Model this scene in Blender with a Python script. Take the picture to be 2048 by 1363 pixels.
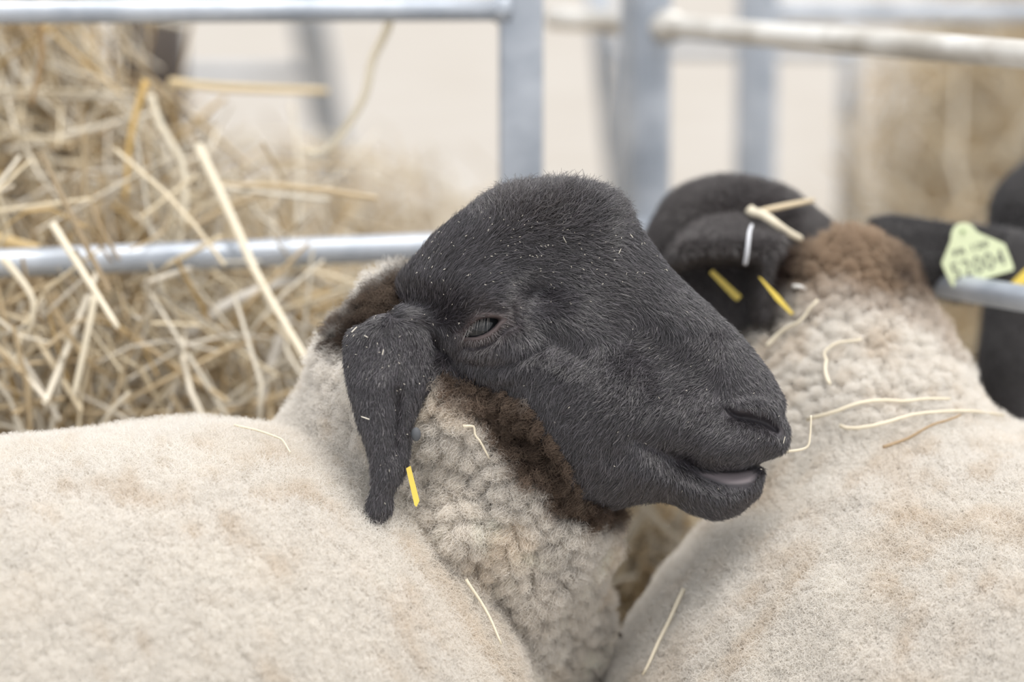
import bpy, math, random
import numpy as np
from mathutils import Matrix, Vector

# ------------------------------------------------------------------ clear
for o in list(bpy.data.objects):
    bpy.data.objects.remove(o)
scene = bpy.context.scene
col = scene.collection
rng = np.random.default_rng(7)
random.seed(7)

# ------------------------------------------------------------------ camera
LENS = 85.0
FPX = LENS / 36.0 * 2048.0
PITCH = math.radians(10.0)
CAM = np.array([0.0, 0.0, 1.07])
R_ = np.array([1.0, 0.0, 0.0])
U_ = np.array([0.0, math.sin(PITCH), math.cos(PITCH)])
F_ = np.array([0.0, math.cos(PITCH), -math.sin(PITCH)])
D0 = 1.67                       # distance of the main sheep's head
K0 = FPX / D0                   # pixels per metre there
cd = bpy.data.cameras.new('camera')
cd.lens = LENS
cd.sensor_width = 36.0
cd.sensor_fit = 'HORIZONTAL'
cd.dof.use_dof = True
cd.dof.focus_distance = 1.625
cd.dof.aperture_fstop = 2.25
cd.clip_start = 0.05
cam = bpy.data.objects.new('camera', cd)
col.objects.link(cam)
cam.location = CAM
cam.rotation_euler = (math.pi / 2 - PITCH, 0, 0)
scene.camera = cam

# ------------------------------------------------------------------ light
world = bpy.data.worlds.new('overcast_sky')
scene.world = world
world.use_nodes = True
wn = world.node_tree
wbg = wn.nodes['Background']
wbg.inputs['Color'].default_value = (0.95, 0.97, 1.0, 1)
wbg.inputs['Strength'].default_value = 1.1
sd = bpy.data.lights.new('hazy_sun_offscreen', 'SUN')
sd.energy = 2.9
sd.angle = math.radians(28)
sd.color = (1.0, 0.96, 0.9)
sun = bpy.data.objects.new('hazy_sun_offscreen', sd)
col.objects.link(sun)
sun.rotation_euler = (math.radians(13), math.radians(12), 0)
scene.view_settings.view_transform = 'Standard'
scene.view_settings.look = 'None'
scene.view_settings.gamma = 1.0
scene.view_settings.use_curve_mapping = False
scene.view_settings.exposure = 0.12


# ------------------------------------------------------------------ helpers
def P(u, v, d):
    """pixel + distance along the optical axis -> world point"""
    return CAM + d * F_ + (u - 1024.0) / FPX * d * R_ + (681.5 - v) / FPX * d * U_


def project(p):
    q = np.asarray(p) - CAM
    d = q @ F_
    return 1024.0 + FPX * (q @ R_) / d, 681.5 - FPX * (q @ U_) / d, d


def tag(o, label=None, cat=None, group=None, kind=None):
    if label: o['label'] = label
    if cat: o['category'] = cat
    if group: o['group'] = group
    if kind: o['kind'] = kind
    return o


def mesh_np(name, verts, quads, smooth=True):
    me = bpy.data.meshes.new(name)
    verts = np.ascontiguousarray(verts, dtype=np.float32)
    quads = np.ascontiguousarray(quads, dtype=np.int32)
    nq, k = quads.shape
    me.vertices.add(len(verts))
    me.vertices.foreach_set('co', verts.ravel())
    me.loops.add(nq * k)
    me.loops.foreach_set('vertex_index', quads.ravel())
    me.polygons.add(nq)
    me.polygons.foreach_set('loop_start', np.arange(0, nq * k, k, dtype=np.int32))
    me.polygons.foreach_set('loop_total', np.full(nq, k, dtype=np.int32))
    me.update(calc_edges=True)
    if smooth:
        me.polygons.foreach_set('use_smooth', np.ones(nq, dtype=bool))
    return me


def obj(name, me, mat=None, parent=None):
    o = bpy.data.objects.new(name, me)
    col.objects.link(o)
    if mat is not None:
        me.materials.append(mat)
    if parent is not None:
        o.parent = parent
    return o


def empty(name, loc=(0, 0, 0)):
    o = bpy.data.objects.new(name, None)
    o.empty_display_size = 0.05
    col.objects.link(o)
    o.location = loc
    return o


def set_col(me, c, name='col'):
    a = me.attributes.new(name, 'FLOAT_COLOR', 'POINT')
    d = np.ones((len(c), 4), dtype=np.float32)
    d[:, :3] = c
    a.data.foreach_set('color', d.ravel())


def h3(ix, iy, iz, s=0):
    n = (ix.astype(np.int64) * 374761393 + iy.astype(np.int64) * 668265263 + iz.astype(np.int64) * 2147483647 + s * 974634777) & 0xFFFFFFFF
    n = ((n ^ (n >> 13)) * 1274126177) & 0xFFFFFFFF
    n = ((n ^ (n >> 16)) * 2246822519) & 0xFFFFFFFF
    return ((n ^ (n >> 15)) & 0xFFFFFF).astype(np.float32) / float(0xFFFFFF)


def vnoise(p, size, s=0):
    q = np.asarray(p) / size
    i = np.floor(q).astype(np.int64)
    f = q - i
    f = f * f * (3 - 2 * f)
    r = 0
    for dx in (0, 1):
        for dy in (0, 1):
            for dz in (0, 1):
                w = (f[:, 0] if dx else 1 - f[:, 0]) * (f[:, 1] if dy else 1 - f[:, 1]) * (f[:, 2] if dz else 1 - f[:, 2])
                r = r + w * h3(i[:, 0] + dx, i[:, 1] + dy, i[:, 2] + dz, s)
    return r * 2 - 1


def worley(p, size, s=0):
    """nearest jittered lattice point: distance (in cells) and its position"""
    q = np.asarray(p) / size
    i = np.floor(q).astype(np.int64)
    best = np.full(len(q), 9.0, dtype=np.float64)
    bp = np.zeros_like(q)
    for dx in (-1, 0, 1):
        for dy in (-1, 0, 1):
            for dz in (-1, 0, 1):
                c = i + np.array([dx, dy, dz])
                fp = np.stack([c[:, 0] + h3(c[:, 0], c[:, 1], c[:, 2], s + 1),
                               c[:, 1] + h3(c[:, 0], c[:, 1], c[:, 2], s + 2),
                               c[:, 2] + h3(c[:, 0], c[:, 1], c[:, 2], s + 3)], 1)
                d = np.sqrt(((q - fp) ** 2).sum(1))
                m = d < best
                best[m] = d[m]
                bp[m] = fp[m]
    return best, bp * size


def surface_nets(F, org, h):
    ins = F > 0
    cnt = np.zeros(tuple(n - 1 for n in F.shape), dtype=np.int8)
    cs = [(x, y, z) for x in (0, 1) for y in (0, 1) for z in (0, 1)]
    sl = lambda o, n: slice(o, n - 1 + o)
    for (x, y, z) in cs:
        cnt += ins[sl(x, F.shape[0]), sl(y, F.shape[1]), sl(z, F.shape[2])]
    act = np.argwhere((cnt > 0) & (cnt < 8))
    idx = np.full(cnt.shape, -1, dtype=np.int32)
    idx[act[:, 0], act[:, 1], act[:, 2]] = np.arange(len(act))
    val = {c: F[act[:, 0] + c[0], act[:, 1] + c[1], act[:, 2] + c[2]].astype(np.float64) for c in cs}
    acc = np.zeros((len(act), 3))
    n = np.zeros(len(act))
    for c in cs:
        for ax in range(3):
            if c[ax] == 0:
                d = list(c); d[ax] = 1; d = tuple(d)
                va, vb = val[c], val[d]
                m = (va > 0) != (vb > 0)
                t = va[m] / (va[m] - vb[m])
                pt = np.tile(np.array(c, dtype=np.float64), (m.sum(), 1))
                pt[:, ax] = t
                acc[m] += pt
                n[m] += 1
    verts = (act + acc / n[:, None]) * h + np.asarray(org)
    quads = []
    for ax in range(3):
        a = [slice(None)] * 3; b = [slice(None)] * 3
        a[ax] = slice(0, -1); b[ax] = slice(1, None)
        d = ins[tuple(a)].astype(np.int8) - ins[tuple(b)].astype(np.int8)
        e = np.argwhere(d != 0)
        o1, o2 = [(1, 2), (2, 0), (0, 1)][ax]
        ok = (e[:, o1] > 0) & (e[:, o2] > 0) & (e[:, o1] < F.shape[o1] - 1) & (e[:, o2] < F.shape[o2] - 1)
        e = e[ok]
        s = d[e[:, 0], e[:, 1], e[:, 2]]
        def cell(k1, k2):
            q = e.copy(); q[:, o1] -= k1; q[:, o2] -= k2
            return idx[q[:, 0], q[:, 1], q[:, 2]]
        qd = np.stack([cell(1, 1), cell(0, 1), cell(0, 0), cell(1, 0)], 1)
        qd[s < 0] = qd[s < 0][:, ::-1]
        quads.append(qd)
    return verts, np.concatenate(quads)


def smax(a, b, k):
    hh = np.clip(0.5 + 0.5 * (a - b) / k, 0, 1)
    return b + (a - b) * hh + k * hh * (1 - hh)


def catmull(pts, n=8, closed=True):
    p = np.asarray(pts, dtype=np.float64)
    out = []
    m = len(p)
    rg = range(m) if closed else range(m - 1)
    for i in rg:
        if closed:
            p0, p1, p2, p3 = p[(i - 1) % m], p[i], p[(i + 1) % m], p[(i + 2) % m]
        else:
            p0, p1, p2, p3 = p[max(i - 1, 0)], p[i], p[i + 1], p[min(i + 2, m - 1)]
        for t in np.arange(n) / n:
            out.append(0.5 * ((2 * p1) + (p2 - p0) * t + (2 * p0 - 5 * p1 + 4 * p2 - p3) * t * t + (3 * p1 - p0 - 3 * p2 + p3) * t ** 3))
    if not closed:
        out.append(p[-1])
    return np.array(out)


def seg_dist(x, y, poly, closed=True):
    d = np.full(x.shape, 1e9)
    m = len(poly)
    tt = np.zeros(x.shape)
    for i in range(m if closed else m - 1):
        a = poly[i]; b = poly[(i + 1) % m]
        e = b - a
        t = np.clip(((x - a[0]) * e[0] + (y - a[1]) * e[1]) / (e @ e + 1e-12), 0, 1)
        dd = np.hypot(x - a[0] - t * e[0], y - a[1] - t * e[1])
        mk = dd < d
        tt = np.where(mk, (i + t) / max(1, (m if closed else m - 1)), tt)
        d = np.where(mk, dd, d)
    return d, tt


def inside(x, y, poly):
    c = np.zeros(x.shape, dtype=bool)
    m = len(poly)
    for i in range(m):
        x1, y1 = poly[i]; x2, y2 = poly[(i + 1) % m]
        if y1 == y2: continue
        k = ((y1 > y) != (y2 > y)) & (x < (x2 - x1) * (y - y1) / (y2 - y1) + x1)
        c ^= k
    return c


def sdist(x, y, pts, sm=6):
    """signed pixel distance to a smoothed polygon, positive inside"""
    poly = catmull(pts, sm) if sm else np.asarray(pts, float)
    d, _ = seg_dist(x, y, poly)
    return np.where(inside(x, y, poly), d, -d)


def field(x, y, ctrl, sig):
    ctrl = np.asarray(ctrl, dtype=np.float64)
    num = 0; den = 1e-9
    for c in ctrl:
        w = np.exp(-((x - c[0]) ** 2 + (y - c[1]) ** 2) / (2 * sig * sig)) + 1e-6 / (1 + ((x - c[0]) ** 2 + (y - c[1]) ** 2) / 1e4)
        num = num + w[..., None] * c[2:]
        den = den + w
    return num / den[..., None]


def sst(a, b, x):
    t = np.clip((x - a) / (b - a), 0, 1)
    return t * t * (3 - 2 * t)


# ------------------------------------------------------------------ materials
def nodes(m):
    m.use_nodes = True
    nt = m.node_tree
    for n in list(nt.nodes): nt.nodes.remove(n)
    out = nt.nodes.new('ShaderNodeOutputMaterial')
    return nt, out


def mat_plain(name, rgb, rough=0.6, metal=0.0, spec=0.5, noise=None, bump=None):
    m = bpy.data.materials.new(name)
    nt, out = nodes(m)
    b = nt.nodes.new('ShaderNodeBsdfPrincipled')
    b.inputs['Roughness'].default_value = rough
    b.inputs['Metallic'].default_value = metal
    b.inputs['Specular IOR Level'].default_value = spec
    b.inputs['Base Color'].default_value = (*rgb, 1)
    nt.links.new(b.outputs[0], out.inputs[0])
    if noise:
        sc, rgb2, lo, hi = noise
        tc = nt.nodes.new('ShaderNodeTexCoord')
        nz = nt.nodes.new('ShaderNodeTexNoise')
        nz.inputs['Scale'].default_value = sc
        nz.inputs['Detail'].default_value = 5
        nt.links.new(tc.outputs['Object'], nz.inputs['Vector'])
        rp = nt.nodes.new('ShaderNodeValToRGB')
        rp.color_ramp.elements[0].position = lo
        rp.color_ramp.elements[1].position = hi
        rp.color_ramp.elements[0].color = (*rgb, 1)
        rp.color_ramp.elements[1].color = (*rgb2, 1)
        nt.links.new(nz.outputs['Fac'], rp.inputs[0])
        nt.links.new(rp.outputs[0], b.inputs['Base Color'])
        if bump:
            bp = nt.nodes.new('ShaderNodeBump')
            bp.inputs['Strength'].default_value = bump
            bp.inputs['Distance'].default_value = 0.002
            nt.links.new(nz.outputs['Fac'], bp.inputs['Height'])
            nt.links.new(bp.outputs[0], b.inputs['Normal'])
    return m


def mat_attr(name, rough=0.7, spec=0.3, transl=0.0):
    m = bpy.data.materials.new(name)
    nt, out = nodes(m)
    at = nt.nodes.new('ShaderNodeAttribute'); at.attribute_name = 'col'
    b = nt.nodes.new('ShaderNodeBsdfPrincipled')
    b.inputs['Roughness'].default_value = rough
    b.inputs['Specular IOR Level'].default_value = spec
    nt.links.new(at.outputs['Color'], b.inputs['Base Color'])
    if transl > 0:
        t = nt.nodes.new('ShaderNodeBsdfTranslucent')
        nt.links.new(at.outputs['Color'], t.inputs['Color'])
        mx = nt.nodes.new('ShaderNodeMixShader'); mx.inputs[0].default_value = transl
        nt.links.new(b.outputs[0], mx.inputs[1]); nt.links.new(t.outputs[0], mx.inputs[2])
        nt.links.new(mx.outputs[0], out.inputs[0])
    else:
        nt.links.new(b.outputs[0], out.inputs[0])
    return m


M = {}
M['skin'] = mat_attr('sheep_skin', 0.55, 0.35)
M['wool'] = mat_attr('wool_fibre', 0.8, 0.1, 0.45)
M['fur'] = mat_attr('black_fur', 0.33, 1.0)
M['straw'] = mat_attr('straw', 0.5, 0.4, 0.15)
M['galv'] = mat_plain('galvanised_steel', (0.34, 0.375, 0.43), 0.45, 0.35, 0.5, (22, (0.52, 0.555, 0.61), 0.35, 0.65), 0.25)
M['galv_pale'] = mat_plain('weathered_galvanised_steel', (0.50, 0.47, 0.42), 0.5, 0.35, 0.5, (16, (0.80, 0.78, 0.74), 0.35, 0.6), 0.25)
M['floor'] = mat_plain('straw_litter', (0.37, 0.335, 0.295), 0.9, 0, 0.1, (1.5, (0.44, 0.415, 0.385), 0.3, 0.7))
M['heap'] = mat_plain('packed_straw', (0.52, 0.41, 0.26), 0.9, 0, 0.1, (40, (0.68, 0.56, 0.39), 0.3, 0.7), 0.6)
M['tag_yellow'] = mat_plain('yellow_plastic', (0.80, 0.60, 0.10), 0.4)
M['tag_pale'] = mat_plain('pale_yellow_green_plastic', (0.72, 0.78, 0.50), 0.45)
M['ink'] = mat_plain('black_ink', (0.10, 0.10, 0.09), 0.6)
M['stud'] = mat_plain('green_stud', (0.35, 0.45, 0.22), 0.5)
M['stud_grey'] = mat_plain('grey_stud', (0.09, 0.095, 0.105), 0.7)
M['post_wood'] = mat_plain('dark_wood', (0.05, 0.04, 0.035), 0.7, 0, 0.3, (30, (0.08, 0.065, 0.055), 0.3, 0.7))
M['chaff'] = mat_plain('chaff', (0.80, 0.74, 0.62), 0.6)


def mat_eye():
    m = bpy.data.materials.new('eyeball')
    nt, out = nodes(m)
    b = nt.nodes.new('ShaderNodeBsdfPrincipled')
    b.inputs['Base Color'].default_value = (0.012, 0.013, 0.015, 1)
    b.inputs['Roughness'].default_value = 0.08
    b.inputs['Specular IOR Level'].default_value = 0.35
    b.inputs['Coat Weight'].default_value = 0.1
    b.inputs['Coat Roughness'].default_value = 0.03
    nt.links.new(b.outputs[0], out.inputs[0])
    return m


M['eye'] = mat_eye()


# ------------------------------------------------------------------ hair builder
def hair(name, pts, rad, colr, mat, parent):
    """pts (n,k,3) strand points, rad (n,k) radii, colr (n,3)"""
    n, k, _ = pts.shape
    hc = bpy.data.hair_curves.new(name)
    hc.add_curves([k] * n)
    hc.points.foreach_set('position', np.ascontiguousarray(pts, dtype=np.float32).ravel())
    a = hc.attributes.new('radius', 'FLOAT', 'POINT')
    a.data.foreach_set('value', np.ascontiguousarray(rad, dtype=np.float32).ravel())
    c = hc.attributes.new('col', 'FLOAT_COLOR', 'CURVE')
    d = np.ones((n, 4), dtype=np.float32); d[:, :3] = colr
    c.data.foreach_set('color', d.ravel())
    return obj(name, hc, mat, parent)


def mesh_arrays(me):
    v = np.empty(len(me.vertices) * 3, dtype=np.float32); me.vertices.foreach_get('co', v)
    nn = np.empty(len(me.vertices) * 3, dtype=np.float32); me.vertices.foreach_get('normal', nn)
    me.calc_loop_triangles()
    t = np.empty(len(me.loop_triangles) * 3, dtype=np.int32); me.loop_triangles.foreach_get('vertices', t)
    return v.reshape(-1, 3).astype(np.float64), nn.reshape(-1, 3).astype(np.float64), t.reshape(-1, 3)


def sample(v, nrm, tri, n, wfun):
    """area-weighted random roots; wfun(centroid, normal) -> relative density"""
    a, b, c = v[tri[:, 0]], v[tri[:, 1]], v[tri[:, 2]]
    ar = 0.5 * np.linalg.norm(np.cross(b - a, c - a), axis=1)
    cen = (a + b + c) / 3
    nn = nrm[tri].mean(1)
    nn /= np.linalg.norm(nn, axis=1)[:, None] + 1e-9
    w = ar * wfun(cen, nn)
    w = w / w.sum()
    f = rng.choice(len(tri), n, p=w)
    r1 = np.sqrt(rng.random(n)); r2 = rng.random(n)
    wa, wb, wc = 1 - r1, r1 * (1 - r2), r1 * r2
    p = a[f] * wa[:, None] + b[f] * wb[:, None] + c[f] * wc[:, None]
    q = nrm[tri[f, 0]] * wa[:, None] + nrm[tri[f, 1]] * wb[:, None] + nrm[tri[f, 2]] * wc[:, None]
    q /= np.linalg.norm(q, axis=1)[:, None] + 1e-9
    return p, q


def unit(a):
    return a / (np.linalg.norm(a, axis=-1, keepdims=True) + 1e-9)


def wool_strands(p, n, length, cell, clump, curl, k=7, seed=0, droop=0.15):
    """curly locks: strands lean to the middle of their tuft and wind about themselves"""
    N = len(p)
    droop = np.broadcast_to(np.asarray(droop, float), (N,))[:, None]
    clump = np.broadcast_to(np.asarray(clump, float), (N,))[:, None]
    _, fp = worley(p, cell, seed)
    tow = fp - p
    tow = tow - (tow * n).sum(1)[:, None] * n
    L = length * (0.6 + 0.7 * rng.random(N))
    rv = rng.normal(size=(N, 3)); rv -= (rv * n).sum(1)[:, None] * n; rv = unit(rv)
    d = n + 0.45 * rv * rng.random(N)[:, None] + droop * np.array([[0, 0, -1.0]])
    d = unit(d)
    e1 = unit(np.cross(d, rv + 1e-3)); e2 = np.cross(d, e1)
    t = np.linspace(0, 1, k)[None, :]
    ph = rng.random(N)[:, None] * 6.283
    fr = (1.0 + 1.3 * rng.random(N))[:, None]
    amp = curl * (0.5 + rng.random(N))[:, None] * np.sqrt(t)
    pts = (p - n * 0.001)[:, None, :] + d[:, None, :] * (L[:, None] * t)[:, :, None] \
        + tow[:, None, :] * (clump * t ** 1.2)[:, :, None] \
        + e1[:, None, :] * (amp * np.cos(ph + 6.283 * fr * t))[:, :, None] \
        + e2[:, None, :] * (amp * np.sin(ph + 6.283 * fr * t))[:, :, None]
    return pts


# ------------------------------------------------------------------ the setting: floor
def box_mesh(name, sx, sy, sz):
    v = [(x * sx / 2, y * sy / 2, z * sz / 2) for x in (-1, 1) for y in (-1, 1) for z in (-1, 1)]
    f = [(0, 1, 3, 2), (4, 6, 7, 5), (0, 4, 5, 1), (2, 3, 7, 6), (0, 2, 6, 4), (1, 5, 7, 3)]
    me = bpy.data.meshes.new(name)
    me.from_pydata(v, [], f)
    me.update()
    return me


fl = obj('ground', box_mesh('ground', 60, 70, 0.2), M['floor'])
fl.location = (0, 30, -0.1)
tag(fl, 'pale straw-strewn ground of the show area behind the pens', kind='structure')


# ------------------------------------------------------------------ pipes and hurdles
def tube(name, pts, r, mat, parent, n=16, square=False, cap=True):
    pts = np.asarray(pts, dtype=np.float64)
    rr = np.broadcast_to(np.asarray(r, dtype=np.float64), (len(pts),))
    tang = np.gradient(pts, axis=0)
    tang = unit(tang)
    up = np.array([0, 0, 1.0]) if abs(tang[0][2]) < 0.9 else np.array([0, 1.0, 0])
    vs = []
    for p, t, q in zip(pts, tang, rr):
        a = unit(np.cross(t, up)); b = np.cross(a, t)
        for i in range(n):
            th = 2 * math.pi * i / n + (math.pi / n if square else 0)
            c, s = math.cos(th), math.sin(th)
            if square:                       # rounded square section
                e = 0.28
                c = math.copysign(abs(c) ** e, c); s = math.copysign(abs(s) ** e, s)
            vs.append(p + q * (a * c + b * s))
    base = len(pts)
    fs = []
    for j in range(base - 1):
        for i in range(n):
            fs.append((j * n + i, j * n + (i + 1) % n, (j + 1) * n + (i + 1) % n, (j + 1) * n + i))
    if cap:
        fs.append(tuple(range(n))[::-1])
        fs.append(tuple((base - 1) * n + i for i in range(n)))
    me = bpy.data.meshes.new(name)
    me.from_pydata([tuple(v) for v in vs], [], fs)
    me.polygons.foreach_set('use_smooth', np.array([len(f) == 4 for f in fs]))
    me.update()
    o = obj(name, me, mat, parent)
    return o


def rel(parent, pts):
    return [np.asarray(p) - np.array(parent.location) for p in pts]


def lin(a, b, n=12):
    return [np.asarray(a) + (np.asarray(b) - np.asarray(a)) * t for t in np.linspace(0, 1, n)]


def at_z(p, z):
    q = np.array(p, float); q[2] = z
    return q


# left hurdle, in front of the straw rack
A0 = P(-420, 26, 1.835); A1 = P(1000, 19, 2.02)
B0 = P(-420, 542, 1.835); B1 = P(1000, 488, 2.02)
hl = empty('pen_hurdle', at_z(A1, 0.0))
tag(hl, 'galvanised tubular hurdle in front of the big straw heap', 'hurdle')
tube('rail', rel(hl, lin(A0, A1)), 0.0093, M['galv'], hl)
tube('rail', rel(hl, lin(B0, B1)), 0.0114, M['galv'], hl)
for zz in (0.57, 0.36, 0.15):
    tube('rail', rel(hl, lin(at_z(A0, zz), at_z(A1, zz))), 0.0105, M['galv'], hl)
pc = P(1042, 20, 2.03)
tube('post', rel(hl, lin(at_z(pc, 0.0), at_z(pc, 1.14))), 0.0188, M['galv'], hl, 24, True)
pe = P(-440, 20, 1.83)
tube('post', rel(hl, lin(at_z(pe, 0.0), at_z(pe, 1.14))), 0.0195, M['galv'], hl, 24, True)
tube('weld_collar', rel(hl, lin(P(985, 19, 2.018), P(1012, 19, 2.022), 3)), [0.0093, 0.013, 0.0155], M['galv'], hl)

# right hurdle, running away to the left behind the sheep
C0 = P(1105, 36, 2.44); C1 = P(2300, 128, 1.72)
E0 = P(1105, 435, 2.44); E1 = P(2300, 640, 1.72)
hr = empty('pen_hurdle', at_z(C0, 0.0))
tag(hr, 'hurdle with weathered pale top rail running behind the tagged ear', 'hurdle')
tube('rail', rel(hr, lin(C0, C1)), 0.0109, M['galv_pale'], hr)
tube('rail', rel(hr, lin(E0, E1)), 0.0104, M['galv'], hr)
pc = P(1292, 60, 2.29)
tube('post', rel(hr, lin(at_z(pc, 0.0), at_z(pc, 1.16))), 0.0245, M['galv'], hr, 24)
tube('weld_collar', rel(hr, lin(P(1332, 53, 2.268), P(1362, 55, 2.25), 3)), [0.0165, 0.015, 0.0112], M['galv_pale'], hr)

# third hurdle farther back
G0 = P(1515, 24, 2.85); G1 = P(2400, 24, 3.0)
hb = empty('pen_hurdle', at_z(G0, 0.0))
tag(hb, 'blue-grey hurdle standing farther back with square post', 'hurdle')
tube('post', rel(hb, lin(at_z(G0, 0.0), at_z(G0, 1.2))), 0.0235, M['galv'], hb, 24, True)
tube('rail', rel(hb, lin(G0, G1)), 0.0118, M['galv'], hb)
for zz in (0.62, 0.4, 0.2):
    tube('rail', rel(hb, lin(at_z(G0, zz), at_z(G1, zz))), 0.0125, M['galv'], hb)

# far trestle barrier with slanted legs
T0 = P(240, 148, 3.7); T1 = P(665, 148, 3.9)
ht = empty('trestle_barrier', at_z(T1, 0.0))
tag(ht, 'far blurred barrier with broad slanted leg behind the straw', 'barrier')
tube('rail', rel(ht, lin(T0, T1)), 0.0110, M['galv'], ht)
s0 = P(600, -60, 3.75); s1 = P(672, 340, 3.95)
dirv = (s1 - s0); foot = s0 + dirv * (s0[2] / (s0[2] - s1[2]))
tube('slanted_leg', rel(ht, lin(foot, s0)), 0.027, M['galv'], ht, 24, True)
H0 = P(1195, -40, 3.3); H1 = P(1232, 330, 3.4)
dirv = H1 - H0; foot = H0 + dirv * (H0[2] / (H0[2] - H1[2]))
hs = empty('trestle_barrier', foot)
tag(hs, 'far grey barrier with thin slanted leg behind the round post', 'barrier')
tube('slanted_leg', rel(hs, lin(foot, H0)), 0.016, M['galv'], hs, 24, True)
tube('rail', rel(hs, lin(P(1215, 100, 3.33), P(1700, 104, 3.6))), 0.0085, M['galv'], hs)
tube('upright', rel(hs, lin(at_z(P(1700, 104, 3.6), 0.0), P(1700, 60, 3.6))), 0.012, M['galv'], hs, 16, True)

# dark post behind the straw heap
dp = P(300, 60, 2.9)
po = tube('timber_post', lin((0, 0, 0), (0, 0, P(292, 18, 2.9)[2])), 0.040, M['post_wood'], None, 24, True)
po.location = at_z(dp, 0)
tag(po, 'dark timber post half hidden behind the top of the straw heap', 'post')


# ------------------------------------------------------------------ straw
def stalk_mesh(name, cen, dirs, length, rad, bend, colr):
    """many flattened bent stalks in one mesh: 4 rings of 5 corners"""
    N = len(cen)
    k, m = 4, 5
    d = unit(dirs)
    rv = rng.normal(size=(N, 3))
    e1 = unit(np.cross(d, rv)); e2 = np.cross(d, e1)
    t = np.array([-0.5, -0.08, 0.22, 0.5])
    off = np.array([0.0, 0.9, 0.75, 0.0])
    pts = cen[:, None, :] + d[:, None, :] * (length[:, None] * t)[:, :, None] + e1[:, None, :] * ((bend * length)[:, None] * off)[:, :, None]
    ang = np.arange(m) * 2 * math.pi / m
    fl_ = 0.45 + 0.4 * rng.random(N)
    taper = np.array([0.9, 1.0, 0.95, 0.7])
    V = pts[:, :, None, :] + (e1[:, None, None, :] * np.cos(ang)[None, None, :, None] * fl_[:, None, None, None]
                              + e2[:, None, None, :] * np.sin(ang)[None, None, :, None]) * (rad[:, None] * taper[None, :])[:, :, None, None]
    V = V.reshape(-1, 3)
    q = []
    for j in range(k - 1):
        for i in range(m):
            q.append((j * m + i, j * m + (i + 1) % m, (j + 1) * m + (i + 1) % m, (j + 1) * m + i))
    q = np.array(q)
    Q = (q[None] + (np.arange(N) * k * m)[:, None, None]).reshape(-1, 4)
    me = mesh_np(name, V, Q, True)
    set_col(me, np.repeat(colr, k * m, axis=0))
    return me


def straw_cols(N):
    base = np.array([[0.66, 0.52, 0.33], [0.80, 0.69, 0.50], [0.86, 0.79, 0.66], [0.60, 0.42, 0.19], [0.76, 0.70, 0.60], [0.44, 0.33, 0.20]])
    c = base[rng.choice(6, N, p=[0.22, 0.27, 0.25, 0.08, 0.13, 0.05])]
    return np.clip(c * (0.72 + 0.33 * rng.random(N))[:, None], 0, 1)


def heap_core(name, blobs, h=0.02):
    pts = np.array([b[:3] for b in blobs]); rad = np.array([b[3:] for b in blobs])
    lo = (pts - rad).min(0) - 0.08; hi = (pts + rad).max(0) + 0.08
    lo[2] = -0.04
    n = np.ceil((hi - lo) / h).astype(int) + 1
    gx, gy, gz = [lo[i] + h * np.arange(n[i]) for i in range(3)]
    X, Y, Z = np.meshgrid(gx, gy, gz, indexing='ij')
    F = None
    for b, r in zip(pts, rad):
        q = np.sqrt(((X - b[0]) / r[0]) ** 2 + ((Y - b[1]) / r[1]) ** 2 + ((Z - b[2]) / r[2]) ** 2)
        f = (1 - q) * r.min()
        F = f if F is None else smax(F, f, 0.05)
    F = np.minimum(F, Z - 0.0)
    pp = np.stack([X.ravel(), Y.ravel(), Z.ravel()], 1)
    F = F + 0.03 * vnoise(pp, 0.11, 3).reshape(F.shape)
    F = np.minimum(F, Z + 0.001)
    v, q = surface_nets(F, lo, h)
    return v, q


def heap(name, label, blobs, N, lmin, lmax, rmin, rmax, out, cat='straw heap', tone=(1, 1, 1), extra=None):
    v, q = heap_core(name, blobs)
    core = mesh_np(name, v, q)
    me0 = core
    vv, nn, tri = mesh_arrays(me0)
    def wf(c, n):
        tc = unit(CAM - c)
        return sst(-0.35, 0.3, (n * tc).sum(1)) * (c[:, 2] > 0.08)
    p, n = sample(vv, nn, tri, N, wf)
    rv = rng.normal(size=(N, 3)) * np.array([1.0, 0.8, 1.25])
    d = unit(rv - 0.62 * (rv * n).sum(1)[:, None] * n + np.array([0.12, 0, -0.12]))
    cen = p + n * (out * rng.random(N) ** 1.5)[:, None]
    L = lmin + (lmax - lmin) * rng.random(N) ** 1.4
    cen[:, 2] = np.maximum(cen[:, 2], 0.03)
    r = rmin * 0.7 + (rmax * 1.1 - rmin * 0.7) * rng.random(N) ** 1.3
    if extra is not None:
        cen = np.concatenate([cen, extra[0]]); d = np.concatenate([d, extra[1]])
        N = len(cen)
        L = np.concatenate([L, extra[2]]); r = np.concatenate([r, extra[3]])
    sm = stalk_mesh(name + '_stalks', cen, d, L, r, 0.14 * rng.normal(size=N) * (rng.random(N) < 0.6), straw_cols(N) * np.array(tone))
    o = obj(name, core, M['heap'])
    tag(o, label, cat, kind='stuff')
    s = obj('stalks', sm, M['straw'], o)
    tag(s, kind='stuff')
    return o


def blob(u, v, d, rx, ry, rz):
    return (*P(u, v, d), rx, ry, rz)


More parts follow.
